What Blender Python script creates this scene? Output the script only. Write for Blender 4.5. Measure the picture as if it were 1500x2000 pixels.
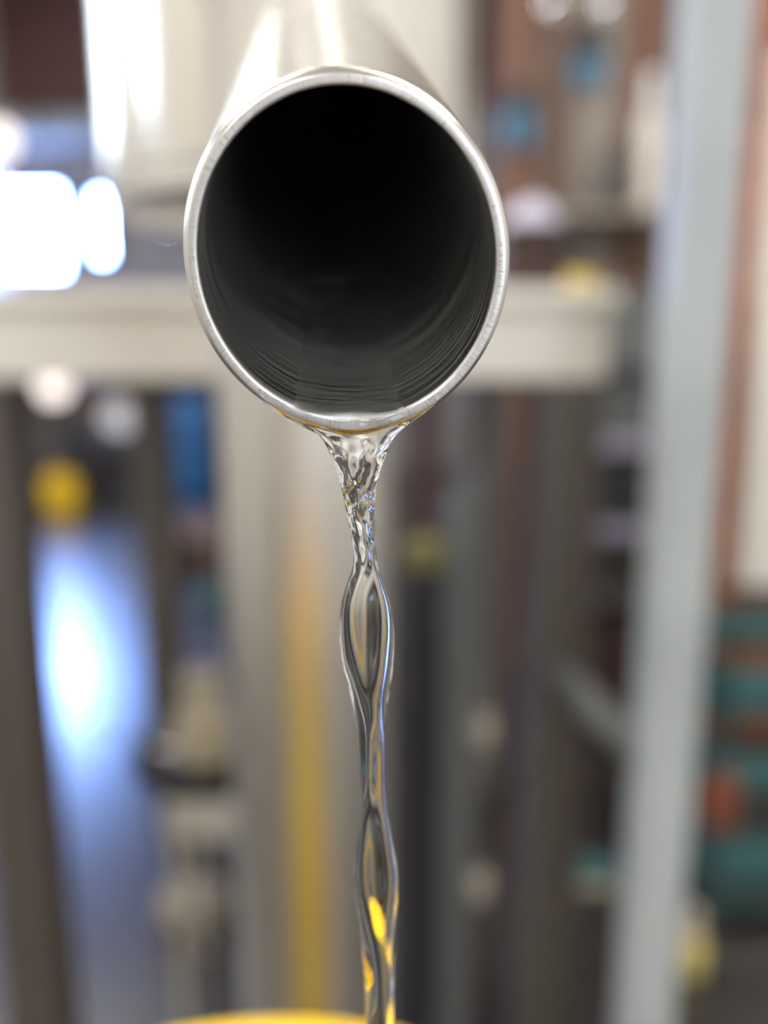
import bpy, bmesh, math, random
from mathutils import Vector, Matrix, noise

random.seed(7)
SC = bpy.context.scene
for o in list(bpy.data.objects):
    bpy.data.objects.remove(o)
COL = SC.collection

# ------------------------------------------------------------------ camera
W, H, FPX = 1500.0, 2000.0, 1700.0
PITCH = math.radians(12.0)
CAM = Vector((0.0, 0.0, 1.0))
CP, SP = math.cos(PITCH), math.sin(PITCH)
FWD, UPV = Vector((0, CP, -SP)), Vector((0, SP, CP))
cd = bpy.data.cameras.new('camera')
cd.sensor_fit = 'VERTICAL'
cd.lens = 30.0
cd.sensor_height = 30.0 * H / FPX
cd.sensor_width = 30.0 * W / FPX
cd.clip_start = 0.01
cd.dof.use_dof = True
cd.dof.focus_distance = 0.1005
cd.dof.aperture_fstop = 30.0 / 5.0
cam = bpy.data.objects.new('camera', cd)
COL.objects.link(cam)
cam.location = CAM
cam.rotation_euler = (math.radians(90) - PITCH, 0, 0)
SC.camera = cam

# ------------------------------------------------------------------ world, exposure, renderer
wd = bpy.data.worlds.new('world')
SC.world = wd
wd.use_nodes = True
wd.node_tree.nodes['Background'].inputs[0].default_value = (0.75, 0.86, 1.0, 1)
wd.node_tree.nodes['Background'].inputs[1].default_value = 1.0
SC.view_settings.view_transform = 'Standard'
SC.view_settings.look = 'None'
SC.view_settings.gamma = 1.0
SC.view_settings.use_curve_mapping = False
SC.view_settings.exposure = 0.0
cy = SC.cycles
cy.use_denoising = True
cy.adaptive_threshold = 0.05
cy.diffuse_bounces = 3
cy.max_bounces = 10
cy.transmission_bounces = 9
cy.glossy_bounces = 7
cy.caustics_refractive = True
cy.caustics_reflective = True
cy.sample_clamp_indirect = 10.0
cy.blur_glossy = 0.3

LAMP_L = 36.0          # radiance of the ceiling lamps
DAY_L = 10.0            # radiance of the daylit window panes


# ------------------------------------------------------------------ helpers
def at(px, py, Y):
    """world point seen at pixel (px, py) of the photograph at distance Y in front of the camera"""
    a, b = (px - W / 2) / FPX, (H / 2 - py) / FPX
    t = Y / (CP + b * SP)
    return CAM + t * (FWD + a * Vector((1, 0, 0)) + b * UPV)


def lin(c):
    out = []
    for v in c:
        v /= 255.0
        out.append(v / 12.92 if v <= 0.04045 else ((v + 0.055) / 1.055) ** 2.4)
    return out


def mat(name, rgb, rough=0.6, metal=0.0, var=0.12, scale=8.0, bump=0.0, bscale=60.0, stretch=(1, 1, 1),
        spec=0.5, coat=0.0, rvar=0.0, coord='Object', bdist=None):
    m = bpy.data.materials.new(name)
    m.use_nodes = True
    nt = m.node_tree
    p = nt.nodes['Principled BSDF']
    c = lin(rgb)
    p.inputs['Metallic'].default_value = metal
    p.inputs['Roughness'].default_value = rough
    p.inputs['Specular IOR Level'].default_value = spec
    p.inputs['Coat Weight'].default_value = coat
    p.inputs['Coat Roughness'].default_value = 0.26
    tc = nt.nodes.new('ShaderNodeTexCoord')
    mp = nt.nodes.new('ShaderNodeMapping')
    mp.inputs['Scale'].default_value = stretch
    nt.links.new(tc.outputs[coord], mp.inputs[0])
    n = nt.nodes.new('ShaderNodeTexNoise')
    n.inputs['Scale'].default_value = scale
    n.inputs['Detail'].default_value = 4
    nt.links.new(mp.outputs[0], n.inputs['Vector'])
    r = nt.nodes.new('ShaderNodeValToRGB')
    r.color_ramp.elements[0].position = 0.3
    r.color_ramp.elements[1].position = 0.7
    r.color_ramp.elements[0].color = [max(0, v * (1 - var)) for v in c] + [1]
    r.color_ramp.elements[1].color = [min(1, v * (1 + var)) for v in c] + [1]
    nt.links.new(n.outputs['Fac'], r.inputs[0])
    nt.links.new(r.outputs[0], p.inputs['Base Color'])
    if rvar:
        mr = nt.nodes.new('ShaderNodeMapRange')
        mr.inputs['From Min'].default_value = 0.3
        mr.inputs['From Max'].default_value = 0.7
        mr.inputs['To Min'].default_value = max(0.02, rough - rvar)
        mr.inputs['To Max'].default_value = rough + rvar
        nt.links.new(n.outputs['Fac'], mr.inputs[0])
        nt.links.new(mr.outputs[0], p.inputs['Roughness'])
    if bump:
        n2 = nt.nodes.new('ShaderNodeTexNoise')
        n2.inputs['Scale'].default_value = bscale
        n2.inputs['Detail'].default_value = 3
        nt.links.new(mp.outputs[0], n2.inputs['Vector'])
        b = nt.nodes.new('ShaderNodeBump')
        b.inputs['Strength'].default_value = bump
        b.inputs['Distance'].default_value = bdist or (0.02 if metal < 0.5 else 0.001)
        nt.links.new(n2.outputs['Fac'], b.inputs['Height'])
        nt.links.new(b.outputs[0], p.inputs['Normal'])
    return m


def emit(name, rgb, strength):
    m = bpy.data.materials.new(name)
    m.use_nodes = True
    nt = m.node_tree
    nt.nodes.clear()
    e = nt.nodes.new('ShaderNodeEmission')
    e.inputs[0].default_value = lin(rgb) + [1]
    e.inputs[1].default_value = strength
    o = nt.nodes.new('ShaderNodeOutputMaterial')
    nt.links.new(e.outputs[0], o.inputs[0])
    return m


def obj(name, bm, m, parent=None, smooth=False, bevel=0.0):
    me = bpy.data.meshes.new(name)
    bmesh.ops.recalc_face_normals(bm, faces=bm.faces)
    if smooth:
        for e in bm.edges:
            if len(e.link_faces) == 2 and e.calc_face_angle(0) > 0.55:
                e.smooth = False
    bm.to_mesh(me)
    bm.free()
    me.materials.append(m)
    if smooth:
        for p in me.polygons:
            p.use_smooth = True
    o = bpy.data.objects.new(name, me)
    COL.objects.link(o)
    if parent is not None:
        o.parent = parent
        o.matrix_parent_inverse = Matrix.Translation(-Vector(parent.location))
    if bevel:
        md = o.modifiers.new('bevel', 'BEVEL')
        md.width = bevel
        md.segments = 2
        md.limit_method = 'ANGLE'
    return o


def thing(name, label, cat, loc=(0, 0, 0), group=None):
    o = bpy.data.objects.new(name, None)
    o.empty_display_size = 0.02
    COL.objects.link(o)
    o.location = loc
    return tag(o, label, cat, group)


def tag(o, label, cat, group=None):
    o['label'] = label
    o['category'] = cat
    if group:
        o['group'] = group
    return o


def struct(o):
    o['kind'] = 'structure'
    return o


def box(bm, x0, x1, y0, y1, z0, z1):
    vs = [bm.verts.new((x, y, z)) for x in (x0, x1) for y in (y0, y1) for z in (z0, z1)]
    for f in ((0, 1, 3, 2), (4, 6, 7, 5), (0, 4, 5, 1), (2, 3, 7, 6), (0, 2, 6, 4), (1, 5, 7, 3)):
        bm.faces.new([vs[i] for i in f])
    return bm


def B(x0, x1, y0, y1, z0, z1):
    return box(bmesh.new(), x0, x1, y0, y1, z0, z1)


def lathe(prof, cx=0, cy=0, seg=40, axis=None, origin=None):
    """prof: list of (radius, height); revolve about the vertical (or given axis)"""
    bm = bmesh.new()
    if axis is None:
        base = Vector((cx, cy, 0)); a = Vector((0, 0, 1))
    else:
        base = Vector(origin); a = Vector(axis).normalized()
    u = a.orthogonal().normalized()
    v = a.cross(u)
    rings = []
    for r, h in prof:
        if r < 1e-6:
            rings.append([bm.verts.new(base + a * h)])
        else:
            rings.append([bm.verts.new(base + a * h + r * (math.cos(2 * math.pi * k / seg) * u + math.sin(2 * math.pi * k / seg) * v)) for k in range(seg)])
    for A, Bq in zip(rings, rings[1:]):
        if len(A) == 1 and len(Bq) == 1:
            continue
        for k in range(seg):
            k2 = (k + 1) % seg
            if len(A) == 1:
                bm.faces.new((A[0], Bq[k], Bq[k2]))
            elif len(Bq) == 1:
                bm.faces.new((A[k], A[k2], Bq[0]))
            else:
                bm.faces.new((A[k], A[k2], Bq[k2], Bq[k]))
    return bm


def tube(pts, r, seg=16):
    bm = bmesh.new()
    pts = [Vector(p) for p in pts]
    rings = []
    for i, p in enumerate(pts):
        d = (pts[min(i + 1, len(pts) - 1)] - pts[max(i - 1, 0)]).normalized()
        u = d.cross(Vector((0.31, 0.87, 0.2))).normalized()
        v = d.cross(u)
        rr = r[i] if isinstance(r, (list, tuple)) else r
        rings.append([bm.verts.new(p + rr * (math.cos(2 * math.pi * k / seg) * u + math.sin(2 * math.pi * k / seg) * v)) for k in range(seg)])
    for A, Bq in zip(rings, rings[1:]):
        for k in range(seg):
            bm.faces.new((A[k], A[(k + 1) % seg], Bq[(k + 1) % seg], Bq[k]))
    bm.faces.new(rings[0][::-1])
    bm.faces.new(rings[-1])
    return bm


def zof(py, Y):
    return at(750, py, Y).z


def xof(px, py, Y):
    return at(px, py, Y).x


# ------------------------------------------------------------------ materials
M = {}
M['floor'] = mat('floor_concrete', (40, 33, 31), 0.30, var=0.18, scale=2.2, bump=0.03, bscale=10, rvar=0.05, spec=0.8, coat=0.7)  # base colour darkened to stand in for the dimmer light down low
M['wall'] = mat('plaster_cream', (228, 225, 219), 0.8, var=0.05, scale=3, bump=0.05)
M['wallgrey'] = mat('plaster_grey', (150, 143, 140), 0.8, var=0.08, scale=2, bump=0.05)
M['ceil'] = mat('ceiling_white', (214, 210, 202), 0.9, var=0.04, scale=2)
M['wood_dark'] = mat('board_dark_brown', (104, 68, 58), 0.6, var=0.25, scale=5, stretch=(0.4, 6, 6), bump=0.1)
M['wood'] = mat('board_brown', (98, 76, 62), 0.6, var=0.2, scale=5, stretch=(6, 6, 0.4), bump=0.1)
M['wood_red'] = mat('board_red_brown', (112, 76, 56), 0.6, var=0.2, scale=5, stretch=(6, 6, 0.4), bump=0.1)
M['wood_pale'] = mat('board_weathered', (140, 129, 118), 0.65, var=0.15, scale=5, stretch=(6, 6, 0.4), bump=0.1)
M['steel'] = mat('stainless_sheet', (214, 211, 204), 0.17, 1.0, var=0.05, scale=30, stretch=(1, 1, 0.1), bump=0.15, bscale=9, rvar=0.04)
M['steel_pipe'] = mat('stainless_tube', (208, 205, 199), 0.26, 1.0, var=0.03, scale=60, rvar=0.02)
M['satin'] = mat('satin_stainless', (206, 202, 194), 0.36, 1.0, var=0.05, scale=30, stretch=(1, 1, 0.1), rvar=0.04)
M['cream'] = mat('cream_paint', (222, 216, 204), 0.5, var=0.05, scale=4)
M['leg'] = mat('leg_shade_taupe', (82, 75, 70), 0.55, var=0.15, scale=3)  # darker than the cream top: shade under the table put into the colour
M['greypost'] = mat('grey_primer', (168, 173, 173), 0.5, var=0.10, scale=6, bump=0.05)
M['greydark'] = mat('grey_green_paint', (88, 90, 88), 0.55, var=0.12, scale=6)
M['copper'] = mat('copper_aged', (142, 78, 40), 0.55, 0.15, var=0.25, scale=6)
M['black'] = mat('black_plastic', (22, 22, 24), 0.45, var=0.15)
M['darkbrown'] = mat('dark_brown_card', (46, 36, 32), 0.7, var=0.2)
M['darkred'] = mat('dark_red_card', (58, 37, 33), 0.7, var=0.2)
M['lavender'] = mat('lavender_grey_metal', (140, 132, 150), 0.4, var=0.1)
M['blue'] = mat('blue_enamel', (38, 98, 156), 0.45, var=0.1)
M['bluegrip'] = mat('blue_grip', (70, 132, 168), 0.5, var=0.1)
M['teal'] = mat('teal_plastic', (50, 92, 92), 0.45, var=0.12)
M['tealdark'] = mat('teal_dark_plastic', (44, 66, 64), 0.5, var=0.12)
M['paleyellow'] = mat('pale_yellow_plastic', (190, 172, 100), 0.5, var=0.08)
M['stone'] = mat('stone_grey_plastic', (140, 131, 117), 0.6, var=0.1)
M['olive'] = mat('olive_plastic', (98, 91, 50), 0.5, var=0.1)
M['yellow'] = mat('yellow_plastic', (246, 200, 18), 0.4, var=0.05)
M['yellowdull'] = mat('yellow_dull', (204, 176, 70), 0.5, var=0.06)
M['beige'] = mat('beige_casting', (176, 164, 140), 0.5, var=0.12)
M['white'] = mat('white_enamel', (228, 226, 222), 0.35, var=0.04)
M['offwhite'] = mat('offwhite_board', (176, 170, 160), 0.6, var=0.08)
M['lavcloth'] = mat('lavender_white_cloth', (182, 178, 194), 0.7, var=0.06)
M['orange'] = mat('orange_cloth', (132, 74, 54), 0.8, var=0.15)
M['chrome'] = mat('bright_chrome', (225, 225, 228), 0.08, 1.0, var=0.02)
M['day'] = emit('daylit_pane', (226, 238, 255), DAY_L)
M['dayfar'] = emit('daylit_far_pane', (136, 174, 255), DAY_L * 9.0)
M['lamp'] = emit('lamp_diffuser', (255, 251, 244), LAMP_L)
M['glow'] = emit('warm_globe', (255, 240, 232), 2.2)
M['glow2'] = emit('dim_globe', (244, 244, 250), 0.8)

# bore: burnished inside of the spout, circumferential scratches
M['bore'] = mat('bore_steel', (200, 200, 198), 0.38, 1.0, var=0.2, scale=1.0, stretch=(5, 260, 1), bump=0.25, bscale=1.0, rvar=0.12, coord='UV', bdist=0.0001)
M['rim'] = mat('rim_cut_steel', (188, 186, 184), 0.32, 1.0, var=0.10, scale=1.0, stretch=(330, 2.2, 1), bump=0.22, bscale=1.4, rvar=0.08, coord='UV', bdist=0.0001)
g = bpy.data.materials.new('clear_spirit')
g.use_nodes = True
p = g.node_tree.nodes['Principled BSDF']
p.inputs['Base Color'].default_value = (1, 1, 1, 1)
p.inputs['Roughness'].default_value = 0.0
p.inputs['IOR'].default_value = 1.36
p.inputs['Transmission Weight'].default_value = 1.0
M['liquid'] = g

# ------------------------------------------------------------------ the room
X0, X1, Y0, Y1, ZC = -2.6, 2.4, -3.0, 6.3, 3.3
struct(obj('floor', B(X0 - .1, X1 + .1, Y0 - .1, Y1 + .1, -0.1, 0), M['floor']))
struct(obj('ceiling', B(X0 - .1, X1 + .1, Y0 - .1, Y1 + .1, ZC, ZC + .1), M['ceil']))
wall_back = struct(obj('wall_back', B(X0, X1, Y1, Y1 + .1, 0, ZC), M['wallgrey']))
struct(obj('wall_left', B(X0 - .1, X0, Y0, Y1, 0, ZC), M['wall']))
struct(obj('wall_right', B(X1, X1 + .1, Y0, Y1, 0, ZC), M['wall']))
struct(obj('wall_front', B(X0, X1, Y0 - .1, Y0, 0, ZC), M['wall']))

# boards on the upper far wall, one by one
z = 2.42
k = 0
while z < ZC - 0.02:
    h = 0.13
    obj('board', B(X0 + .01, X1 - .01, Y1 - 0.02 - 0.006 * (k % 3), Y1 + 0.01, z + .006, min(z + h, ZC - .01)), M['wood_dark'], wall_back, bevel=0.004)
    z += h
    k += 1


def window(name, px0, px1, py0, py1, Y, cols, kind='back'):
    x0, x1 = xof(px0, (py0 + py1) / 2, Y), xof(px1, (py0 + py1) / 2, Y)
    z1, z0 = zof(py0, Y), zof(py1, Y)
    return window_m(name, 'y', Y, x0, x1, z0, z1, cols)


def window_m(name, ax, c, a0, a1, z0, z1, cols, inward=-1):
    """window on a wall with normal along ax at coordinate c, spanning a0..a1 and z0..z1"""
    f = bmesh.new()
    t, d = 0.05, 0.05
    day = M['dayfar'] if (ax == 'y' and c > 0) else M['day']

    def bb(bm, p0, p1, q0, q1, d0, d1):
        e0, e1 = sorted((c + inward * d0, c + inward * d1))
        if ax == 'y':
            box(bm, p0, p1, e0, e1, q0, q1)
        else:
            box(bm, e0, e1, p0, p1, q0, q1)
    bb(f, a0 - t, a1 + t, z1, z1 + t, 0, d)
    bb(f, a0 - t, a1 + t, z0 - t, z0, 0, d)
    bb(f, a0 - t, a0, z0, z1, 0, d)
    bb(f, a1, a1 + t, z0, z1, 0, d)
    w = bpy.data.objects.new(name, None)
    COL.objects.link(w)
    struct(w)
    obj('window_frame', f, M['greydark'], w)
    wdt = (a1 - a0) / cols
    for i in range(cols):
        q = bmesh.new()
        bb(q, a0 + i * wdt + .008, a0 + (i + 1) * wdt - .008, z0, z1, 0.012, 0.02)
        obj('pane', q, day, w)
        if i:
            q = bmesh.new()
            bb(q, a0 + i * wdt - .02, a0 + i * wdt + .02, z0, z1, 0, d)
            obj('mullion', q, M['greydark'], w)
    return w


window('window_1', -300, 122, 374, 528, Y1, 2)
window('window_2', 190, 208, 385, 502, Y1, 1)
window('window_6', 322, 334, 428, 442, Y1, 1)
window_m('window_3', 'x', X0, 0.06, 0.42, 1.66, 2.9, 1, 1)
window_m('window_4', 'x', X0, 1.9, 3.3, 1.66, 2.9, 2, 1)
window_m('window_5', 'y', Y0, 0.75, 1.75, 1.3, 2.8, 1, 1)

# partition of upright boards on the right
part = struct(obj('wall_partition', B(0.30, X1, 2.45, 2.53, 0, ZC), M['wood']))
x = 0.30
k = 0
tones = ['wood_red', 'wood', 'wood_pale', 'wood_red', 'wood', 'wood', 'wood_pale', 'wood_pale', 'wood', 'wood_red', 'wood']
while x < X1 - 0.05:
    wv = 0.085 + 0.02 * ((k * 7) % 3)
    obj('board', B(x + .004, min(x + wv, X1 - .005), 2.425 - 0.006 * (k % 2), 2.455, 0.0, ZC - .01), M[tones[k % len(tones)]], part, bevel=0.003)
    x += wv
    k += 1

# ceiling lamps
def ceiling_lamp(x, y, label, w=1.2, d=0.3):
    t = thing('ceiling_lamp', label, 'lamp', (x, y, ZC), 'ceiling panel lamps')
    f = bmesh.new()
    box(f, x - w / 2 - .03, x + w / 2 + .03, y - d / 2 - .03, y + d / 2 + .03, ZC - 0.06, ZC)
    obj('housing', f, M['white'], t, bevel=.005)
    obj('diffuser', B(x - w / 2, x + w / 2, y - d / 2, y + d / 2, ZC - 0.075, ZC - 0.058), M['lamp'], t)


for xx, yy, lb in ((-1.3, -1.6, 'ceiling panel lamp above the left front corner of the room'),
                   (1.0, -1.7, 'ceiling panel lamp above the right front corner of the room'),
                   (-1.4, 0.9, 'ceiling panel lamp above the left wall windows'),
                   (1.0, 0.7, 'ceiling panel lamp above the grey steel post'),
                   (-1.4, 3.2, 'ceiling panel lamp over the floor before the far windows')):
    ceiling_lamp(xx, yy, lb)

# ------------------------------------------------------------------ still: vessel on a pedestal tube
TC = Vector((-0.053, 0.53, 0))
TR = 0.104
ZB = zof(378, 0.43)
t = thing('still_vessel', 'polished stainless steel vessel on a single pedestal tube behind the spout', 'vessel', (TC.x, TC.y, 0))
obj('shell', lathe([(0, ZB), (TR - .008, ZB), (TR - .002, ZB + .001), (TR, ZB + .004), (TR, ZB + .006), (TR, 1.2), (TR, 1.75), (TR - .02, 1.80), (TR - .06, 1.83), (0, 1.84)], TC.x, TC.y, 128), M['steel'], t, True)
obj('bottom_band', lathe([(TR, ZB + .014), (TR + .0015, ZB + .015), (TR + .0015, ZB + .018), (TR, ZB + .019)], TC.x, TC.y, 128), M['steel'], t, True)
obj('pedestal_tube', lathe([(0.052, 0.012), (0.052, 0.3), (0.052, 0.7), (0.052, ZB)], -0.048, TC.y, 96), M['satin'], t, True)
obj('foot_flange', lathe([(0, 0), (0.11, 0), (0.11, 0.010), (0.108, 0.012), (0, 0.012)], -0.048, TC.y, 64), M['steel'], t, True)
obj('neck_collar', lathe([(0.052, ZB - .03), (0.058, ZB - .028), (0.058, ZB - .004), (0.064, ZB)], -0.048, TC.y, 96), M['steel'], t, True)

# ------------------------------------------------------------------ the spout
RY = 0.1
AX = Vector((-0.087, 1.118, 0.452)).normalized()
C0 = Vector((-0.0041, RY, 1.0074))
PU = AX.cross(Vector((0, 0, 1))).normalized()
PV = PU.cross(AX).normalized()
RO, RI = 0.01815, 0.01640


def pipe_pt(r, phi, ds):
    """point on radius r at angle phi, ds behind the upright cut plane (measured along the pipe axis)"""
    q = C0 + r * (math.cos(phi) * PU + math.sin(phi) * PV)
    s = (RY - q.y) / AX.y
    return q + AX * (s + ds)


def pipe_rings(prof, seg=256, wob=0.0):
    bm = bmesh.new()
    rings = []
    for r, ds in prof:
        ring = []
        for k in range(seg):
            ph = 2 * math.pi * k / seg
            rr = r + wob * noise.noise(Vector((math.cos(ph) * 6, math.sin(ph) * 6, r * 900)))
            ring.append(bm.verts.new(pipe_pt(rr, ph, ds)))
        rings.append(ring)
    uv = bm.loops.layers.uv.new('UVMap')
    for i, (A, Bq) in enumerate(zip(rings, rings[1:])):
        va, vb = (prof[i][1] * 10 + prof[i][0] * 100), (prof[i + 1][1] * 10 + prof[i + 1][0] * 100)
        for k in range(seg):
            f = bm.faces.new((A[k], A[(k + 1) % seg], Bq[(k + 1) % seg], Bq[k]))
            for lp, c in zip(f.loops, ((k / seg, va), ((k + 1) / seg, va), ((k + 1) / seg, vb), (k / seg, vb))):
                lp[uv].uv = c
    return bm


LEN = 0.375
mm = 0.001
sp = thing('outlet_spout', 'stainless steel outlet spout with mitred round mouth pouring clear liquid', 'spout', C0)
obj('outer_wall', pipe_rings([(RO, LEN), (RO, .05), (RO, .01), (RO, .003), (RO, .0014), (RO - .04 * mm, .0009), (RO - .16 * mm, .00055), (RO - .34 * mm, .00028), (RO - .52 * mm, .0001), (RO - .68 * mm, .00002)], wob=0.00002), M['steel_pipe'], sp, True)
obj('rim_face', pipe_rings([(RO - .68 * mm, .00002), (RO - .8 * mm, 0), (RI + .42 * mm, 0), (RI + .34 * mm, .00002)], wob=0.00003), M['rim'], sp, True)
obj('bore', pipe_rings([(RI + .34 * mm, .00002), (RI + .20 * mm, .00010), (RI + .08 * mm, .00028), (RI, .0006), (RI, .0015), (RI, .005), (RI, .02), (RI, .08), (RI, LEN)], wob=0.00003), M['bore'], sp, True)
obj('weld_collar', pipe_rings([(RO, LEN - .035), (RO + .0022, LEN - .032), (RO + .0028, LEN - .022), (RO + .006, LEN - .01), (RO + .007, LEN)], 96), M['steel_pipe'], sp, True)

# ------------------------------------------------------------------ the liquid
PROF = [  # photo row, left, right, half depth in mm, dumb-bell amount
    (826, 596, 800, 1.3, 0.0), (840, 612, 786, 1.7, 0.0), (852, 624, 773, 1.9, 0.1), (870, 636, 763, 1.9, 0.25), (900, 650, 750, 1.7, 0.4),
    (930, 661, 741, 1.7, 0.3), (960, 668, 735, 1.9, 0.1), (1000, 676, 732, 2.3, 0.0), (1040, 684, 733, 2.5, 0.0),
    (1080, 690, 735, 2.5, 0.0), (1110, 688, 740, 2.2, 0.0), (1140, 677, 750, 1.8, 0.2), (1180, 666, 763, 1.4, 0.45),
    (1220, 663, 769, 1.3, 0.55), (1260, 664, 770, 1.3, 0.5), (1300, 670, 768, 1.4, 0.4), (1340, 680, 763, 1.6, 0.25),
    (1380, 690, 757, 1.9, 0.1), (1420, 697, 753, 2.1, 0.0), (1480, 702, 752, 2.3, 0.0), (1540, 704, 753, 2.2, 0.0),
    (1590, 706, 759, 1.9, 0.1), (1640, 698, 768, 1.6, 0.3), (1690, 692, 776, 1.4, 0.45), (1740, 692, 778, 1.3, 0.45),
    (1790, 700, 777, 1.5, 0.3), (1840, 706, 773, 1.7, 0.15), (1900, 711, 770, 1.9, 0.0), (1960, 714, 769, 2.0, 0.0),
    (2040, 716, 771, 1.9, 0.0)]


def interp(rows, y):
    """Catmull-Rom through the rows"""
    n = len(rows)
    i = 0
    while i < n - 2 and rows[i + 1][0] <= y:
        i += 1
    p0, p1, p2, p3 = rows[max(i - 1, 0)], rows[i], rows[i + 1], rows[min(i + 2, n - 1)]
    u = min(1, max(0, (y - p1[0]) / (p2[0] - p1[0])))
    out = []
    for k in range(1, len(p1)):
        m1 = (p2[k] - p0[k]) / max(1e-6, (p2[0] - p0[0])) * (p2[0] - p1[0])
        m2 = (p3[k] - p1[k]) / max(1e-6, (p3[0] - p1[0])) * (p2[0] - p1[0])
        u2, u3 = u * u, u * u * u
        out.append((2 * u3 - 3 * u2 + 1) * p1[k] + (u3 - 2 * u2 + u) * m1 + (-2 * u3 + 3 * u2) * p2[k] + (u3 - u2) * m2)
    return out


def stream_ring(y, n):
    L, R, hb, db = interp(PROF, y)
    YS = 0.1004
    c = at((L + R) / 2, y, YS)
    a = (at(R, y, YS) - at(L, y, YS)).x / 2
    pts = []
    wild = max(0.0, min(1.0, (1120 - y) / 160)) * max(0.0, min(1.0, (y - 845) / 40))
    calm = max(0.0, min(1.0, (y - 845) / 60))
    for k in range(n):
        th = 2 * math.pi * k / n
        ct, st = math.cos(th), math.sin(th)
        q = 1 - db * math.exp(-(ct / 0.55) ** 2)
        x = a * ct
        d = hb * mm * math.copysign(abs(st) ** 0.9, st) * q
        # slow twisting folds down the stream and steep crossed ripples just under the lip
        f = 0.12 * math.sin(2 * th + y * 0.013) + 0.05 * math.sin(3 * th - y * 0.017 + 1.0)
        f += 0.07 * noise.noise(Vector((ct * 1.2, st * 1.2, y * 0.008)))
        f *= calm
        f += wild * (0.16 * noise.noise(Vector((ct * 2.6 + 3, st * 2.6, y * 0.030)))
                     + 0.10 * abs(math.sin(y * 0.055 + 2.0 * th)) + 0.10 * abs(math.sin(y * 0.05 - 2.0 * th + 0.6)) - 0.10)
        d *= 1 + f * 1.5
        d += calm * mm * 0.24 * math.sin(ct * 2.4 + y * 0.017) * (1 - ct * ct)
        x *= 1 + 0.012 * calm * noise.noise(Vector((ct * 3, st * 3, y * 0.025))) + 0.05 * wild * noise.noise(Vector((ct * 3, st * 3, y * 0.06)))
        pts.append(Vector((c.x + x, c.y + d, c.z)))
    return pts


def skin(bm, rings, cap=True):
    R = [[bm.verts.new(p) for p in r] for r in rings]
    n = len(R[0])
    for A, Bq in zip(R, R[1:]):
        for k in range(n):
            bm.faces.new((A[k], A[(k + 1) % n], Bq[(k + 1) % n], Bq[k]))
    if cap:
        bm.faces.new(R[0][::-1])
        bm.faces.new(R[-1])


lb = bmesh.new()
rings = []
y = 827.0
while y <= 2038:
    rings.append(stream_ring(y, 112))
    y += 2.0
skin(lb, rings)
# bead along the bottom of the rim, thinning out to both sides
rings = []
NL = 160
for i in range(NL + 1):
    u = -1 + 2 * i / NL
    ph = -math.pi / 2 + u * 0.66 + 0.02
    tp = max(0.0, 1 - abs(u) ** 2.2)
    core = math.exp(-((u - 0.03) / 0.34) ** 2)
    hr = mm * (0.25 + 0.85 * tp + 0.45 * core + 0.06 * math.sin(u * 17) * tp)
    hy = mm * (0.05 + 0.30 * tp + 1.35 * core)
    rc = RO - 1.05 * mm + mm * (0.30 * tp - 0.25 * core)
    ring = []
    for k in range(28):
        th = 2 * math.pi * k / 28
        r = rc + hr * math.cos(th)
        q = pipe_pt(r, ph, 0)
        ring.append(q + Vector((0, hy * math.sin(th) - 0.0003 * core, 0)))
    rings.append(ring)
skin(lb, rings)
# film running down the floor of the bore
rings = []
NF = 70
for j in range(61):
    ds = -0.0002 + 0.046 * (j / 60) ** 1.3
    half = 0.40 - 0.12 * (j / 60) + 0.01 * math.sin(j * 0.7)
    top, bot = [], []
    for i in range(NF + 1):
        u = -1 + 2 * i / NF
        ph = -math.pi / 2 + u * half
        chord = RI * math.cos(half) / max(0.2, math.cos(u * half))
        chord = chord + 0.00008 * (math.sin(j * 0.9 + u * 6) + math.sin(j * 0.5 - u * 9)) * (1 - u * u)
        top.append(pipe_pt(min(chord, RI + .0001), ph, ds))
        bot.append(pipe_pt(RI + 0.0006, ph, ds))
    rings.append(top + bot[::-1])
skin(lb, rings)
liq = thing('liquid_stream', 'clear colourless liquid stream twisting down from the lip of the steel spout', 'liquid', (c0 := at(735, 845, 0.1004)))
body = obj('stream_body', lb, M['liquid'], liq, True)
md = body.modifiers.new('union', 'REMESH')
md.mode = 'VOXEL'
md.voxel_size = 0.00013
md.use_smooth_shade = True
md = body.modifiers.new('smooth', 'SMOOTH')
md.factor = 0.5
md.iterations = 5
# lower fall, below the frame, down into the barrel
fb = bmesh.new()
rings = []
base = stream_ring(2036, 48)
cz = sum((q.z for q in base)) / 48
for i in range(60):
    f = i / 59
    dz = -(cz - 0.475) * f
    sc = 1 - 0.25 * f
    cx = sum(q.x for q in base) / 48
    cyy = sum(q.y for q in base) / 48
    rings.append([Vector((cx + (q.x - cx) * sc * (1 + 0.2 * math.sin(i * .5)), cyy + (q.y - cyy) * sc * (1 - 0.2 * math.sin(i * .5)), q.z + dz - 0.00002)) for q in base])
skin(fb, rings)
obj('stream_tail', fb, M['liquid'], liq, True)

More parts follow.
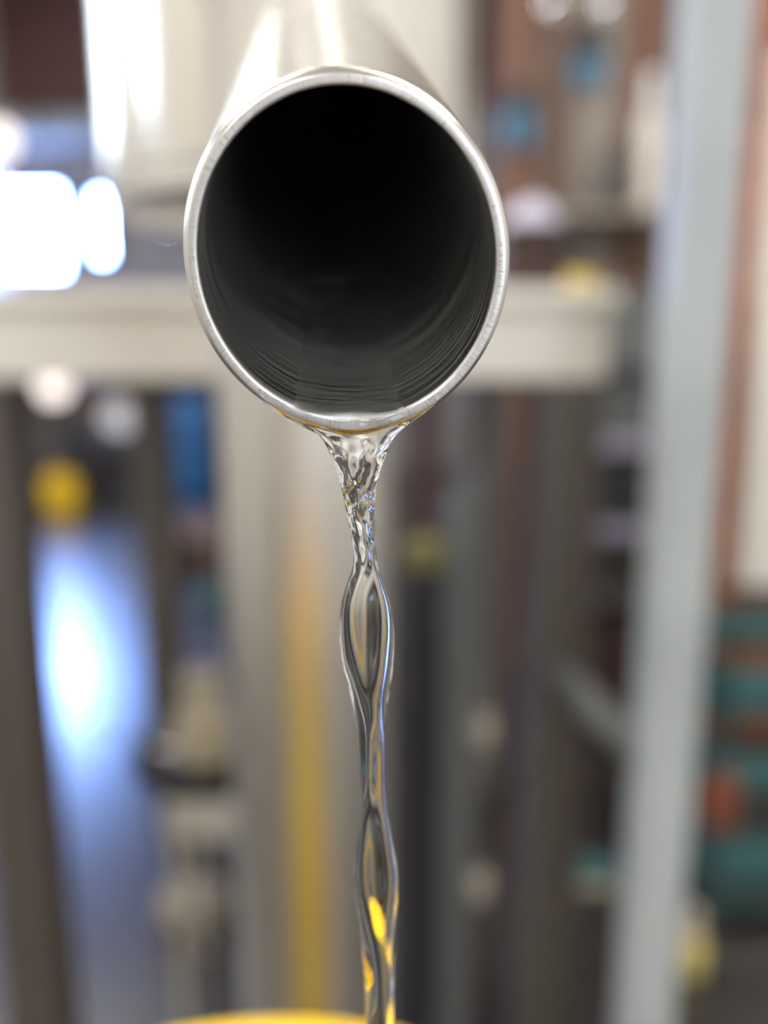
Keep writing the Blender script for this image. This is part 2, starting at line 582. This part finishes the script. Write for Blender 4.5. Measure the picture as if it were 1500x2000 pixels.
# ------------------------------------------------------------------ yellow barrel below
BX, BY, BR = -0.036, 0.125, 0.150
BZ = 0.750
t = thing('yellow_barrel', 'open yellow plastic barrel catching the stream at the bottom edge', 'barrel', (BX, BY, 0))
obj('body', lathe([(0, 0), (BR - .02, 0), (BR - .008, .01), (BR - .005, .2), (BR - .002, .22), (BR - .005, .24), (BR - .005, .5), (BR - .002, .52), (BR - .005, .54), (BR - .004, BZ - .02),
                   (BR - .012, BZ - .02), (BR - .013, .03), (0, .03)], BX, BY, 96), M['yellow'], t, True)
obj('rolled_rim', lathe([(BR - .014, BZ - .024), (BR + .002, BZ - .024), (BR + .005, BZ - .016), (BR + .005, BZ - .006), (BR, BZ), (BR - .010, BZ), (BR - .014, BZ - .006), (BR - .014, BZ - .024)], BX, BY, 96), M['yellow'], t, True)
tag(obj('liquid_pool', lathe([(0, 0.031), (BR - .014, 0.031), (BR - .014, 0.47), (0, 0.47)], BX, BY, 64), M['liquid'], None, True), 'still clear liquid collected inside the yellow barrel', 'liquid')

# ------------------------------------------------------------------ cream table
TY = 1.0
TZ1, TZ0 = zof(562, TY), zof(742, TY)
TXL, TXR = xof(-128, 650, TY), xof(1188, 650, TY)
TD = 0.80
t = thing('cream_table', 'cream painted table with deep apron and legs coloured dark for shade behind the still', 'table', ((TXL + TXR) / 2, TY + TD / 2, 0))
sl = zof(602, TY)
obj('tabletop', B(TXL - .01, TXR + .01, TY - .012, TY + TD + .012, sl, TZ1), M['cream'], t, bevel=.004)
obj('front_apron', B(TXL, TXR, TY, TY + .03, TZ0, sl), M['cream'], t, bevel=.003)
obj('rear_apron', B(TXL, TXR, TY + TD - .03, TY + TD, TZ0, sl), M['cream'], t, bevel=.003)
for xa in (TXL, TXR - .03):
    obj('side_apron', B(xa, xa + .03, TY + .03, TY + TD - .03, TZ0, sl), M['cream'], t, bevel=.003)
LWd = 0.074
for xa in (TXL, TXR - LWd):
    for ya in (TY - .002, TY + TD - LWd):
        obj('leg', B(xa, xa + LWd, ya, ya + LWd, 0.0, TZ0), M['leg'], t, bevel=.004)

# things on the table
bxc = at(1040, 500, 1.25)
t = thing('red_brown_box', 'dark red-brown box on the right end of the cream table', 'box', (bxc.x, 1.3, TZ1))
b0, b1 = xof(985, 500, 1.22), xof(1098, 500, 1.22)
bz = zof(446, 1.22)
obj('carton', B(b0, b1, 1.22, 1.4, TZ1, bz), M['darkred'], t, bevel=.003)
obj('lid', B(b0 - .003, b1 + .003, 1.217, 1.403, bz - .012, bz + .004), M['darkbrown'], t, bevel=.002)
# cloth heap: a low sagging mound
cb = bmesh.new()
grid = []
for i in range(25):
    row = []
    for j in range(17):
        u, v = i / 24 * 2 - 1, j / 16 * 2 - 1
        hgt = max(0, 1 - abs(u) ** 2.4) * max(0, 1 - abs(v) ** 2.4)
        zz = bz + .005 + .050 * hgt * (0.75 + .4 * u) + .010 * hgt * noise.noise(Vector((u * 3, v * 3, 1)))
        row.append(cb.verts.new((b0 + .005 + (u + 1) / 2 * (b1 - b0 - .006), 1.225 + (v + 1) / 2 * .16, zz)))
    grid.append(row)
for i in range(24):
    for j in range(16):
        cb.faces.new((grid[i][j], grid[i + 1][j], grid[i + 1][j + 1], grid[i][j + 1]))
co = obj('folded_cloth', cb, M['lavcloth'], None, True)
sm = co.modifiers.new('solid', 'SOLIDIFY'); sm.thickness = 0.004; sm.offset = 1
tag(co, 'crumpled lavender-white cloth lying on the red-brown box', 'cloth')
ry = at(1135, 520, 1.15)
tag(obj('tape_roll', lathe([(.012, TZ1), (.020, TZ1), (.020, TZ1 + .024), (.012, TZ1 + .024), (.012, TZ1)], ry.x, 1.15, 40), M['yellowdull'], None, False), 'yellow tape roll lying near the right end of the cream table', 'tape')


# ------------------------------------------------------------------ upright grey steel post on the right, with brace and bolts
PY = 0.80
pc = at(1345, 1000, PY)
t = thing('steel_post', 'upright pale grey box-section steel post on the right', 'post', (pc.x, PY + .03, 0))
hw = 0.0265
obj('upright', B(pc.x - hw, pc.x + hw, PY, PY + 2 * hw, 0, ZC), M['greypost'], t, bevel=.004)
obj('foot_plate', B(pc.x - .07, pc.x + .07, PY - .04, PY + .1, 0, .01), M['greypost'], t, bevel=.002)
q0, q1 = at(1100, 1318, 0.985), at(1245, 1475, 0.84)
br = obj('brace', tube([q0, q0.lerp(q1, .33), q0.lerp(q1, .66), q1], [.017, .019, .019, .017], 12), M['greydark'], t, True)
for py in (212, 322):
    c = at(1432, py, PY + .03)
    obj('bolt_head', lathe([(0, 0), (.010, 0), (.010, .012), (.006, .014), (0, .014)], axis=(1, 0, 0), origin=(pc.x + hw, PY + .03, c.z), seg=6), M['black'], t)

# copper riser
cx = at(1434, 780, 1.70)
t = thing('copper_riser', 'aged copper pipe rising beside the cream cabinet', 'pipe', (cx.x, 1.70, 0))
obj('tube', lathe([(0, 0), (.020, 0), (.020, ZC), (0, ZC)], cx.x, 1.70, 32), M['copper'], t, True)
for zz in (0.55, 1.02, 1.5):
    obj('coupling', lathe([(.020, zz), (.025, zz + .004), (.025, zz + .05), (.020, zz + .054)], cx.x, 1.70, 32), M['copper'], t, True)

# cream cabinet at the right edge
x0 = xof(1476, 700, 2.0)
zb = zof(1150, 2.0)
t = thing('cream_cabinet', 'tall cream cabinet on an orange-brown plinth at the right edge', 'cabinet', (x0 + .3, 2.2, 0))
obj('carcass', B(x0, x0 + .6, 2.0, 2.4, zb, zof(90, 2.0)), M['cream'], t, bevel=.006)
obj('door', B(x0 + .012, x0 + .588, 1.98, 2.0, zb + .012, zof(110, 2.0)), M['cream'], t, bevel=.005)
obj('plinth', B(x0 + .01, x0 + .59, 2.02, 2.4, 0, zb), M['wood_red'], t, bevel=.004)

# ------------------------------------------------------------------ shelf unit between table and post
SY = 1.95
sx0, sx1 = xof(1150, 1000, SY), xof(1345, 1000, SY)
t = thing('shelf_unit', 'dark shelf unit with lavender-grey shelves between table leg and steel post', 'shelf', ((sx0 + sx1) / 2, SY + .2, 0))
ztop = zof(545, SY)
for xa in (sx0, sx1 - .02):
    obj('side_panel', B(xa, xa + .02, SY, SY + .4, 0, zof(700, SY)), M['greydark'], t, bevel=.002)
obj('back_panel', B(sx0 + .02, sx1 - .02, SY + .39, SY + .4, 0, zof(700, SY)), M['darkbrown'], t)
zs = [zof(870, SY), zof(1040, SY), zof(1172, SY), 0.06]
for i, zz in enumerate(zs):
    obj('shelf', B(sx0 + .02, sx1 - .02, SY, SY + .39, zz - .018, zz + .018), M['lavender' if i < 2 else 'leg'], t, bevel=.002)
obj('top_panel', B(sx0 + .02, sx1 - .02, SY, SY + .39, zof(700, SY) - .02, zof(700, SY)), M['greydark'], t, bevel=.002)


def carton(name, x0, x1, y0, y1, z0, z1, m, label, cat='box', lidm=None):
    t = thing(name, label, cat, ((x0 + x1) / 2, (y0 + y1) / 2, z0))
    obj('body', B(x0, x1, y0, y1, z0, z1 - .012), m, t, bevel=.003)
    obj('lid', B(x0 - .003, x1 + .003, y0 - .003, y1 + .003, z1 - .012, z1), lidm or m, t, bevel=.002)
    return t


carton('storage_box', sx0 + .03, sx0 + .17, SY + .03, SY + .3, zs[1] + .018, zs[0] - .035, M['black'], 'black storage box on the second shelf of the dark shelf unit')
carton('storage_box', sx0 + .03, sx0 + .17, SY + .03, SY + .3, zs[2] + .018, zs[1] - .04, M['darkbrown'], 'brown storage box on the third shelf of the dark shelf unit')
carton('storage_box', sx0 + .03, sx0 + .18, SY + .03, SY + .3, zs[3] + .018, zs[2] - .06, M['darkred'], 'dark red storage box on the lowest shelf of the dark shelf unit')
carton('storage_box', sx0 + .03, sx0 + .18, SY + .05, SY + .3, zs[0] + .018, zof(700, SY) - .035, M['greydark'], 'grey-green storage box on the upper shelf of the dark shelf unit')
carton('metal_case', sx0 + .01, sx0 + .19, SY + .02, SY + .3, zof(700, SY), zof(560, SY), M['greydark'], 'grey-green metal case standing on top of the shelf unit', 'case')

# ------------------------------------------------------------------ tools hanging on the board wall
def pliers(px, y_black, y_blue0, y_blue1, label):
    Y = 2.39
    c = at(px, (y_black + y_blue1) / 2, Y)
    t = thing('pliers', label, 'pliers', c, 'pliers hanging on the board wall')
    zt, zm, zb = zof(y_black - 22, Y), zof(y_blue0, Y), zof(y_blue1, Y)
    j = bmesh.new()
    w = .040
    prof = [(-.022, zt), (.022, zt), (w, zm + .03), (w, zm), (-w, zm), (-w, zm + .03)]
    f = [j.verts.new((c.x + a, Y - .008, z)) for a, z in prof]
    b = [j.verts.new((c.x + a, Y + .012, z)) for a, z in prof]
    j.faces.new(f); j.faces.new(b[::-1])
    for i in range(6):
        j.faces.new((f[i], f[(i + 1) % 6], b[(i + 1) % 6], b[i]))
    obj('jaws', j, M['black'], t, bevel=.003)
    obj('pivot', lathe([(0, 0), (.010, 0), (.008, .005), (0, .006)], axis=(0, -1, 0), origin=(c.x, Y - .008, zm + .02), seg=20), M['black'], t, True)
    for s in (-1, 1):
        pts = [Vector((c.x + s * (.014 + .014 * math.sin(i / 8 * 2.6)), Y, zm + .005 + (zb - zm) * i / 8)) for i in range(9)]
        obj('grip', tube(pts, [.011, .013, .014, .014, .014, .014, .013, .013, .010], 12), M['bluegrip'], t, True)
    obj('hook', tube([(c.x, 2.43, zt + .012), (c.x, 2.40, zt + .010), (c.x, Y - .004, zt + .012)], .004, 8), M['chrome'], t, True)


pliers(1012, 190, 218, 292, 'blue-handled pliers hanging lower, next to the spout mouth')
pliers(1152, 62, 118, 176, 'blue-handled pliers hanging higher, nearer the grey post')


def bottle(name, px, py0, py1, Y, wpx, body, cap, label, floor=None, capfrac=.25, cat='bottle', onfloor=None):
    zb = onfloor if onfloor is not None else zof(py1, Y)
    ztp = zof(py0, Y)
    c = at(px, (py0 + py1) / 2, Y)
    r = (at(px + wpx / 2, (py0 + py1) / 2, Y).x - c.x)
    h = ztp - zb
    t = thing(name, label, cat, (c.x, Y, zb))
    hb = h * (1 - capfrac)
    obj('body', lathe([(0, zb), (r * .9, zb), (r, zb + .04 * h), (r, zb + hb * .8), (r * .8, zb + hb * .92), (r * .45, zb + hb), (0, zb + hb)], c.x, Y, 32), M[body], t, True)
    obj('cap', lathe([(r * .5, zb + hb * .985), (r * .55, zb + hb), (r * .5, zb + h * .97), (r * .42, zb + h), (0, zb + h)], c.x, Y, 32), M[cap], t, True)
    return t


# bracket shelf on the board wall with a few vessels
wy = 2.22
wsx0, wsx1 = xof(1090, 290, wy), xof(1335, 290, wy)
t = thing('wall_shelf', 'small weathered wall shelf on the brown board wall', 'shelf', ((wsx0 + wsx1) / 2, 2.42, zof(404, wy)))
zw = zof(404, wy)
obj('shelf_board', B(wsx0, wsx1, wy, 2.42, zw - .022, zw), M['wood_pale'], t, bevel=.003)
for xa in (wsx0 + .03, wsx1 - .05):
    b = bmesh.new()
    v = [(2.42, zw - .022), (wy + .03, zw - .022), (2.42, zw - .14)]
    f = [b.verts.new((xa, a, c)) for a, c in v]
    g2 = [b.verts.new((xa + .015, a, c)) for a, c in v]
    b.faces.new(f); b.faces.new(g2[::-1])
    for i in range(3):
        b.faces.new((f[i], f[(i + 1) % 3], g2[(i + 1) % 3], g2[i]))
    obj('bracket', b, M['wood_pale'], t)
bottle('cream_bottle', 1268, 140, 404, wy + .1, 46, 'cream', 'white', 'slim cream bottle on the wall shelf beside the grey post', onfloor=zw)
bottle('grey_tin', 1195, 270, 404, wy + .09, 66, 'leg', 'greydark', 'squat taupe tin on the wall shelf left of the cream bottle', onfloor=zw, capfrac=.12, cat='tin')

# small bright hooks high on the board wall
for px, py, lbl in ((1082, 6, 'polished round hook high on the board wall, left one'), (1187, 10, 'polished round hook high on the board wall, right one')):
    c = at(px, py, 2.38)
    t = thing('wall_hook', lbl, 'hook', c, 'polished hooks on the board wall')
    obj('plate', lathe([(0, 0), (.022, 0), (.020, .006), (0, .006)], axis=(0, -1, 0), origin=(c.x, 2.42, c.z), seg=28), M['chrome'], t, True)
    obj('stem', tube([(c.x, 2.415, c.z), (c.x, 2.385, c.z)], .007, 12), M['chrome'], t, True)
    obj('knob', lathe([(0, -.02), (.012, -.016), (.019, -.007), (.019, .006), (.012, .016), (0, .02)], c.x, 0, 24, axis=(0, 0, 1), origin=(c.x, 2.37, c.z)), M['chrome'], t, True)

# ------------------------------------------------------------------ under the table, right half
px_ = at(893, 1400, 0.93)
t = thing('prop_post', 'grey-green upright prop with two pale knobs under the cream table', 'post', (px_.x, .95, 0))
hz = zof(915, .93)
pb = bmesh.new()
w = .019
for (za, zc2) in ((hz - .05, hz),):
    v = [(px_.x - w, 0), (px_.x + w, 0), (px_.x + w, zc2), (px_.x - w, za)]
f = [pb.verts.new((a, .93, c)) for a, c in v]
b2 = [pb.verts.new((a, .968, c)) for a, c in v]
pb.faces.new(f); pb.faces.new(b2[::-1])
for i in range(4):
    pb.faces.new((f[i], f[(i + 1) % 4], b2[(i + 1) % 4], b2[i]))
obj('upright', pb, M['greydark'], t, bevel=.002)
for py in (1440, 1742):
    c = at(932, py, .93)
    kx = px_.x + w
    obj('knob', lathe([(0.006, -.002), (.006, .004), (.022, .006), (.025, .014), (.020, .024), (0, .028)], axis=(1, -.3, 0), origin=(kx, .945, c.z), seg=28), M['stone'], t, True)
hx = at(824, 1500, .90)
t = thing('black_standpipe', 'black upright pipe with dull yellow cap under the cream table', 'pipe', (hx.x, .9, 0))
zt = zof(1100, .90)
obj('tube', lathe([(0, 0), (.021, 0), (.021, zt), (0, zt)], hx.x, .90, 24), M['black'], t, True)
obj('cap', lathe([(.021, zt - .004), (.024, zt), (.024, zt + .022), (.018, zt + .028), (0, zt + .028)], hx.x, .90, 24), M['olive'], t, True)
for i, (pxa, w_, y0, lbl) in enumerate(((828, 44, 760, 'wide brown plank leaning upright under the cream table near the stream'), (945, 40, 760, 'narrow dark brown plank upright beside the rear right table leg'))):
    c = at(pxa, 1200, 1.88)
    tag(obj('plank', B(c.x - w_ / 2 * .0011, c.x + w_ / 2 * .0011, 1.88, 1.905, 0, zof(y0, 1.88)), M['wood_dark'], None, bevel=.003), lbl, 'plank', 'planks under the table')

# floor things on the right
c = at(1148, 1722, 1.42)
t = thing('scrub_brush', 'teal scrubbing brush lying on the floor near the steel post', 'brush', (c.x, 1.42, 0))
bb = B(c.x - .055, c.x + .055, 1.40, 1.45, .018, .045)
obj('block', bb, M['teal'], t, bevel=.010)
obj('bristles', B(c.x - .048, c.x + .048, 1.404, 1.446, 0, .018), M['beige'], t)

CY = 1.30
kx0 = xof(1405, 1500, CY)
t = thing('teal_crate', 'teal slatted plastic crate on the floor at the right edge', 'crate', (kx0 + .2, CY + .15, 0))
for ya in (CY, CY + .28):
    for xa in (kx0, kx0 + .38):
        obj('corner_post', B(xa, xa + .02, ya, ya + .02, 0, .46), M['tealdark'], t, bevel=.002)
for k, zz in enumerate((.435, .285, .13)):
    for ya in (CY - .006, CY + .294):
        obj('slat', B(kx0 + .005, kx0 + .395, ya, ya + .012, zz - .030, zz + .030), M['teal'], t, bevel=.004)
    for xa in (kx0 - .006, kx0 + .394):
        obj('slat', B(xa, xa + .012, CY + .01, CY + .29, zz - .030, zz + .030), M['teal'], t, bevel=.004)
obj('bottom_board', B(kx0 + .01, kx0 + .39, CY + .01, CY + .29, .02, .035), M['tealdark'], t)
# orange rag hung over the crate's near corner
rb = bmesh.new()
rg = []
rx = xof(1385, 1580, CY - .03)
for i in range(17):
    row = []
    for j in range(17):
        u, v = i / 16, j / 16
        zz = .300 - .095 * v - .02 * abs(u - .5)
        row.append(rb.verts.new((rx + .052 * u, CY - .013 - .010 * math.sin(u * 11) * (0.3 + v) - .010 * v, zz)))
    rg.append(row)
for i in range(16):
    for j in range(16):
        rb.faces.new((rg[i][j], rg[i + 1][j], rg[i + 1][j + 1], rg[i][j + 1]))
ro = obj('rag', rb, M['orange'], None, True)
s2 = ro.modifiers.new('solid', 'SOLIDIFY'); s2.thickness = .003
tag(ro, 'orange rag hanging on the front of the teal crate', 'rag')
bottle('squeeze_bottle', 1352, 1775, 1895, 1.2, 56, 'paleyellow', 'beige', 'pale yellow squeeze bottle with beige cap on the floor before the crate', onfloor=0, capfrac=.42)

# ------------------------------------------------------------------ under the table, left half: stool with pump
SY2 = 1.08
s0, s1 = xof(318, 1610, SY2), xof(500, 1610, SY2)
zs1, zs0 = zof(1578, SY2), zof(1645, SY2)
t = thing('low_stool', 'low off-white stool carrying a beige pump under the cream table', 'stool', ((s0 + s1) / 2, SY2 + .08, 0))
obj('seat', B(s0, s1, SY2, SY2 + .17, zs0, zs1), M['offwhite'], t, bevel=.006)
for xa in (s0 + .006, s1 - .022):
    for ya in (SY2 + .004, SY2 + .150):
        obj('leg', B(xa, xa + .014, ya, ya + .014, 0, zs0), M['offwhite'], t, bevel=.003)
pcx = xof(398, 1450, SY2 + .07)
t = thing('water_pump', 'beige cast pump with black pulley standing on the low stool', 'pump', (pcx, SY2 + .08, zs1))
py_ = SY2 + .08
obj('base_plate', B(pcx - .055, pcx + .062, SY2 + .02, SY2 + .14, zs1, zs1 + .030), M['black'], t, bevel=.004)
obj('casing', lathe([(.034, zs1 + .03), (.042, zs1 + .04), (.045, zs1 + .07), (.040, zs1 + .10), (.030, zs1 + .115), (.026, zs1 + .14), (.030, zs1 + .15), (.030, zs1 + .16), (0, zs1 + .165)], pcx, py_, 40), M['beige'], t, True)
obj('outlet', lathe([(.018, 0), (.018, .03), (.024, .032), (.024, .042), (0, .042)], axis=(.4, -1, 0), origin=(pcx + .012, py_ - .028, zs1 + .125), seg=28), M['beige'], t, True)
obj('shaft', tube([(pcx - .04, py_, zs1 + .045), (pcx - .085, py_, zs1 + .045)], .006, 12), M['chrome'], t, True)
obj('pulley', lathe([(0, 0), (.038, 0), (.040, .004), (.034, .012), (.040, .020), (.038, .024), (0, .024)], axis=(-1, -.35, 0), origin=(pcx - .08, py_, zs1 + .03), seg=40), M['black'], t, True)
# beige sack slumped on the floor
cs = at(325, 1850, 1.14)
bm = bmesh.new()
bmesh.ops.create_icosphere(bm, subdivisions=4, radius=1)
for v in bm.verts:
    p3 = v.co
    k2 = 1 + .12 * noise.noise(p3 * 2.2)
    zz = max(-.55, p3.z * k2)
    v.co = Vector((cs.x + .062 * math.copysign(abs(p3.x) ** .8, p3.x) * k2, 1.32 + .05 * p3.y * k2, .0 + (.55 + zz) * .048))
tag(obj('sack', bm, M['stone'], None, True), 'stone-grey sack lying on the floor behind the low stool', 'sack')

# brown pallet farther back
pa0, pa1 = xof(268, 1080, 3.6), xof(436, 1080, 3.6)
t = thing('pallet', 'brown wooden pallet lying flat on the far floor', 'pallet', ((pa0 + pa1) / 2, 3.9, 0))
for i in range(5):
    y0 = 3.6 + i * .12
    obj('board', B(pa0, pa1, y0, y0 + .09, .10, .125), M['wood'], t, bevel=.003)
for i in range(3):
    xa = pa0 + i * (pa1 - pa0 - .08) / 2
    obj('bearer', B(xa, xa + .08, 3.6, 4.17, 0, .10), M['wood'], t, bevel=.003)
bottle('teal_jug', 412, 1128, 1200, 3.0, 48, 'teal', 'tealdark', 'small teal jug on the floor before the pallet', onfloor=0, cat='jug')

# far workbench under the window
BY0 = 5.25
bx0, bx1 = xof(40, 850, BY0), xof(480, 850, BY0)
zt = zof(748, BY0)
t = thing('workbench', 'dark workbench with drawers along the far wall under the window', 'workbench', ((bx0 + bx1) / 2, BY0 + .3, 0))
obj('bench_top', B(bx0 - .03, bx1 + .03, BY0 - .03, BY0 + .65, zt - .05, zt), M['darkbrown'], t, bevel=.005)
for xa in (bx0, bx1 - .06):
    for ya in (BY0, BY0 + .56):
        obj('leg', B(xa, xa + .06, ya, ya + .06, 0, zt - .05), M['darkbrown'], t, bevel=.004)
for i in range(3):
    xa = bx0 + .07 + i * (bx1 - bx0 - .13) / 3
    xb = xa + (bx1 - bx0 - .13) / 3 - .012
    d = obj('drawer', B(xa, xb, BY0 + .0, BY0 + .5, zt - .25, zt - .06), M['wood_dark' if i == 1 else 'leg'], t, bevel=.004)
    obj('handle', B((xa + xb) / 2 - .05, (xa + xb) / 2 + .05, BY0 - .025, BY0, zt - .165, zt - .145), M['black'], d, bevel=.004)
obj('lower_shelf', B(bx0 + .02, bx1 - .02, BY0 + .05, BY0 + .6, .12, .15), M['darkbrown'], t, bevel=.003)


def glint_globe(px, py, Y, r, zbase, label, m):  # added glowing globe on a stand, in place of a glint on something shiny
    c = at(px, py, Y)
    t = thing('glint_globe', label, 'lamp', (c.x, Y, zbase), 'small glowing globes standing in for glints by the far workbench')
    obj('base', lathe([(0, zbase), (r * 1.05, zbase), (r * 1.05, zbase + .012), (r * .4, zbase + .02), (0, zbase + .02)], c.x, Y, 28), M['greydark'], t, True)
    obj('stem', lathe([(.009, zbase + .015), (.009, c.z - r * .9)], c.x, Y, 16), M['greydark'], t, True)
    obj('globe', lathe([(r * math.sin(a * math.pi / 12), c.z - r * math.cos(a * math.pi / 12)) for a in range(13)], c.x, Y, 32), m, t, True)


glint_globe(104, 756, 5.12, .085, 0.0, 'bright pinkish-white glowing globe on a stand, added for a highlight above the yellow can', M['glow'])
glint_globe(232, 815, 5.05, .09, 0.0, 'greyish-white glowing globe on a stand, added for a highlight before the far workbench', M['glow2'])
# blue drum and yellow can
c = at(374, 880, 5.0)
zt2 = zof(775, 5.0)
t = thing('blue_drum', 'tall blue enamel drum on the floor before the far workbench', 'drum', (c.x, 5.0, 0))
obj('body', lathe([(0, 0), (.118, 0), (.122, .01), (.122, .19), (.127, .2), (.122, .21), (.122, .40), (.127, .41), (.122, .42), (.122, zt2 - .01), (.116, zt2), (0, zt2 - .004)], c.x, 5.0, 40), M['blue'], t, True)
obj('bung', lathe([(0, zt2 - .004), (.03, zt2 - .004), (.03, zt2 + .015), (0, zt2 + .015)], c.x + .05, 5.0, 20), M['black'], t, True)
c = at(120, 940, 4.75)
t = thing('yellow_can', 'yellow fuel can on the floor beneath the bright glowing globe', 'can', (c.x, 4.75, 0))
obj('body', B(c.x - .09, c.x + .09, 4.69, 4.82, 0, .19), M['yellow'], t, bevel=.03)
obj('handle', tube([(c.x - .06, 4.755, .18), (c.x - .05, 4.755, .225), (c.x + .02, 4.755, .225), (c.x + .03, 4.755, .18)], .012, 12), M['yellow'], t, True)
obj('cap', lathe([(.02, .185), (.02, .215), (0, .215)], c.x + .06, 4.755, 20), M['black'], t, True)

# conduit across the far wall above the windows
zc = zof(256, Y1 - .08)
t = thing('conduit', 'pale grey horizontal duct along the far wall above the window', 'duct', (0, Y1 - .1, zc))
dx1 = xof(330, 256, Y1 - .1)
obj('run', tube([(X0 + .02, Y1 - .13, zc), (-2.0, Y1 - .13, zc), (dx1, Y1 - .13, zc)], .10, 20), M['greypost'], t, True)
for xa in (-2.3, -1.6):
    obj('strap', tube([(xa, Y1 - .13, zc), (xa + .04, Y1 - .13, zc)], .106, 20), M['greydark'], t, True)
c = at(-5, 275, Y1 - .35)
globe = thing('wall_lamp', 'round lit wall lamp at the left edge below the duct', 'lamp', c)
obj('globe', lathe([(.11 * math.sin(a * math.pi / 12), c.z - .11 * math.cos(a * math.pi / 12)) for a in range(13)], c.x, c.y, 28), M['glow'], globe, True)
obj('arm', tube([(c.x, c.y + .1, c.z), (c.x, Y1, c.z)], .02, 12), M['greydark'], globe, True)
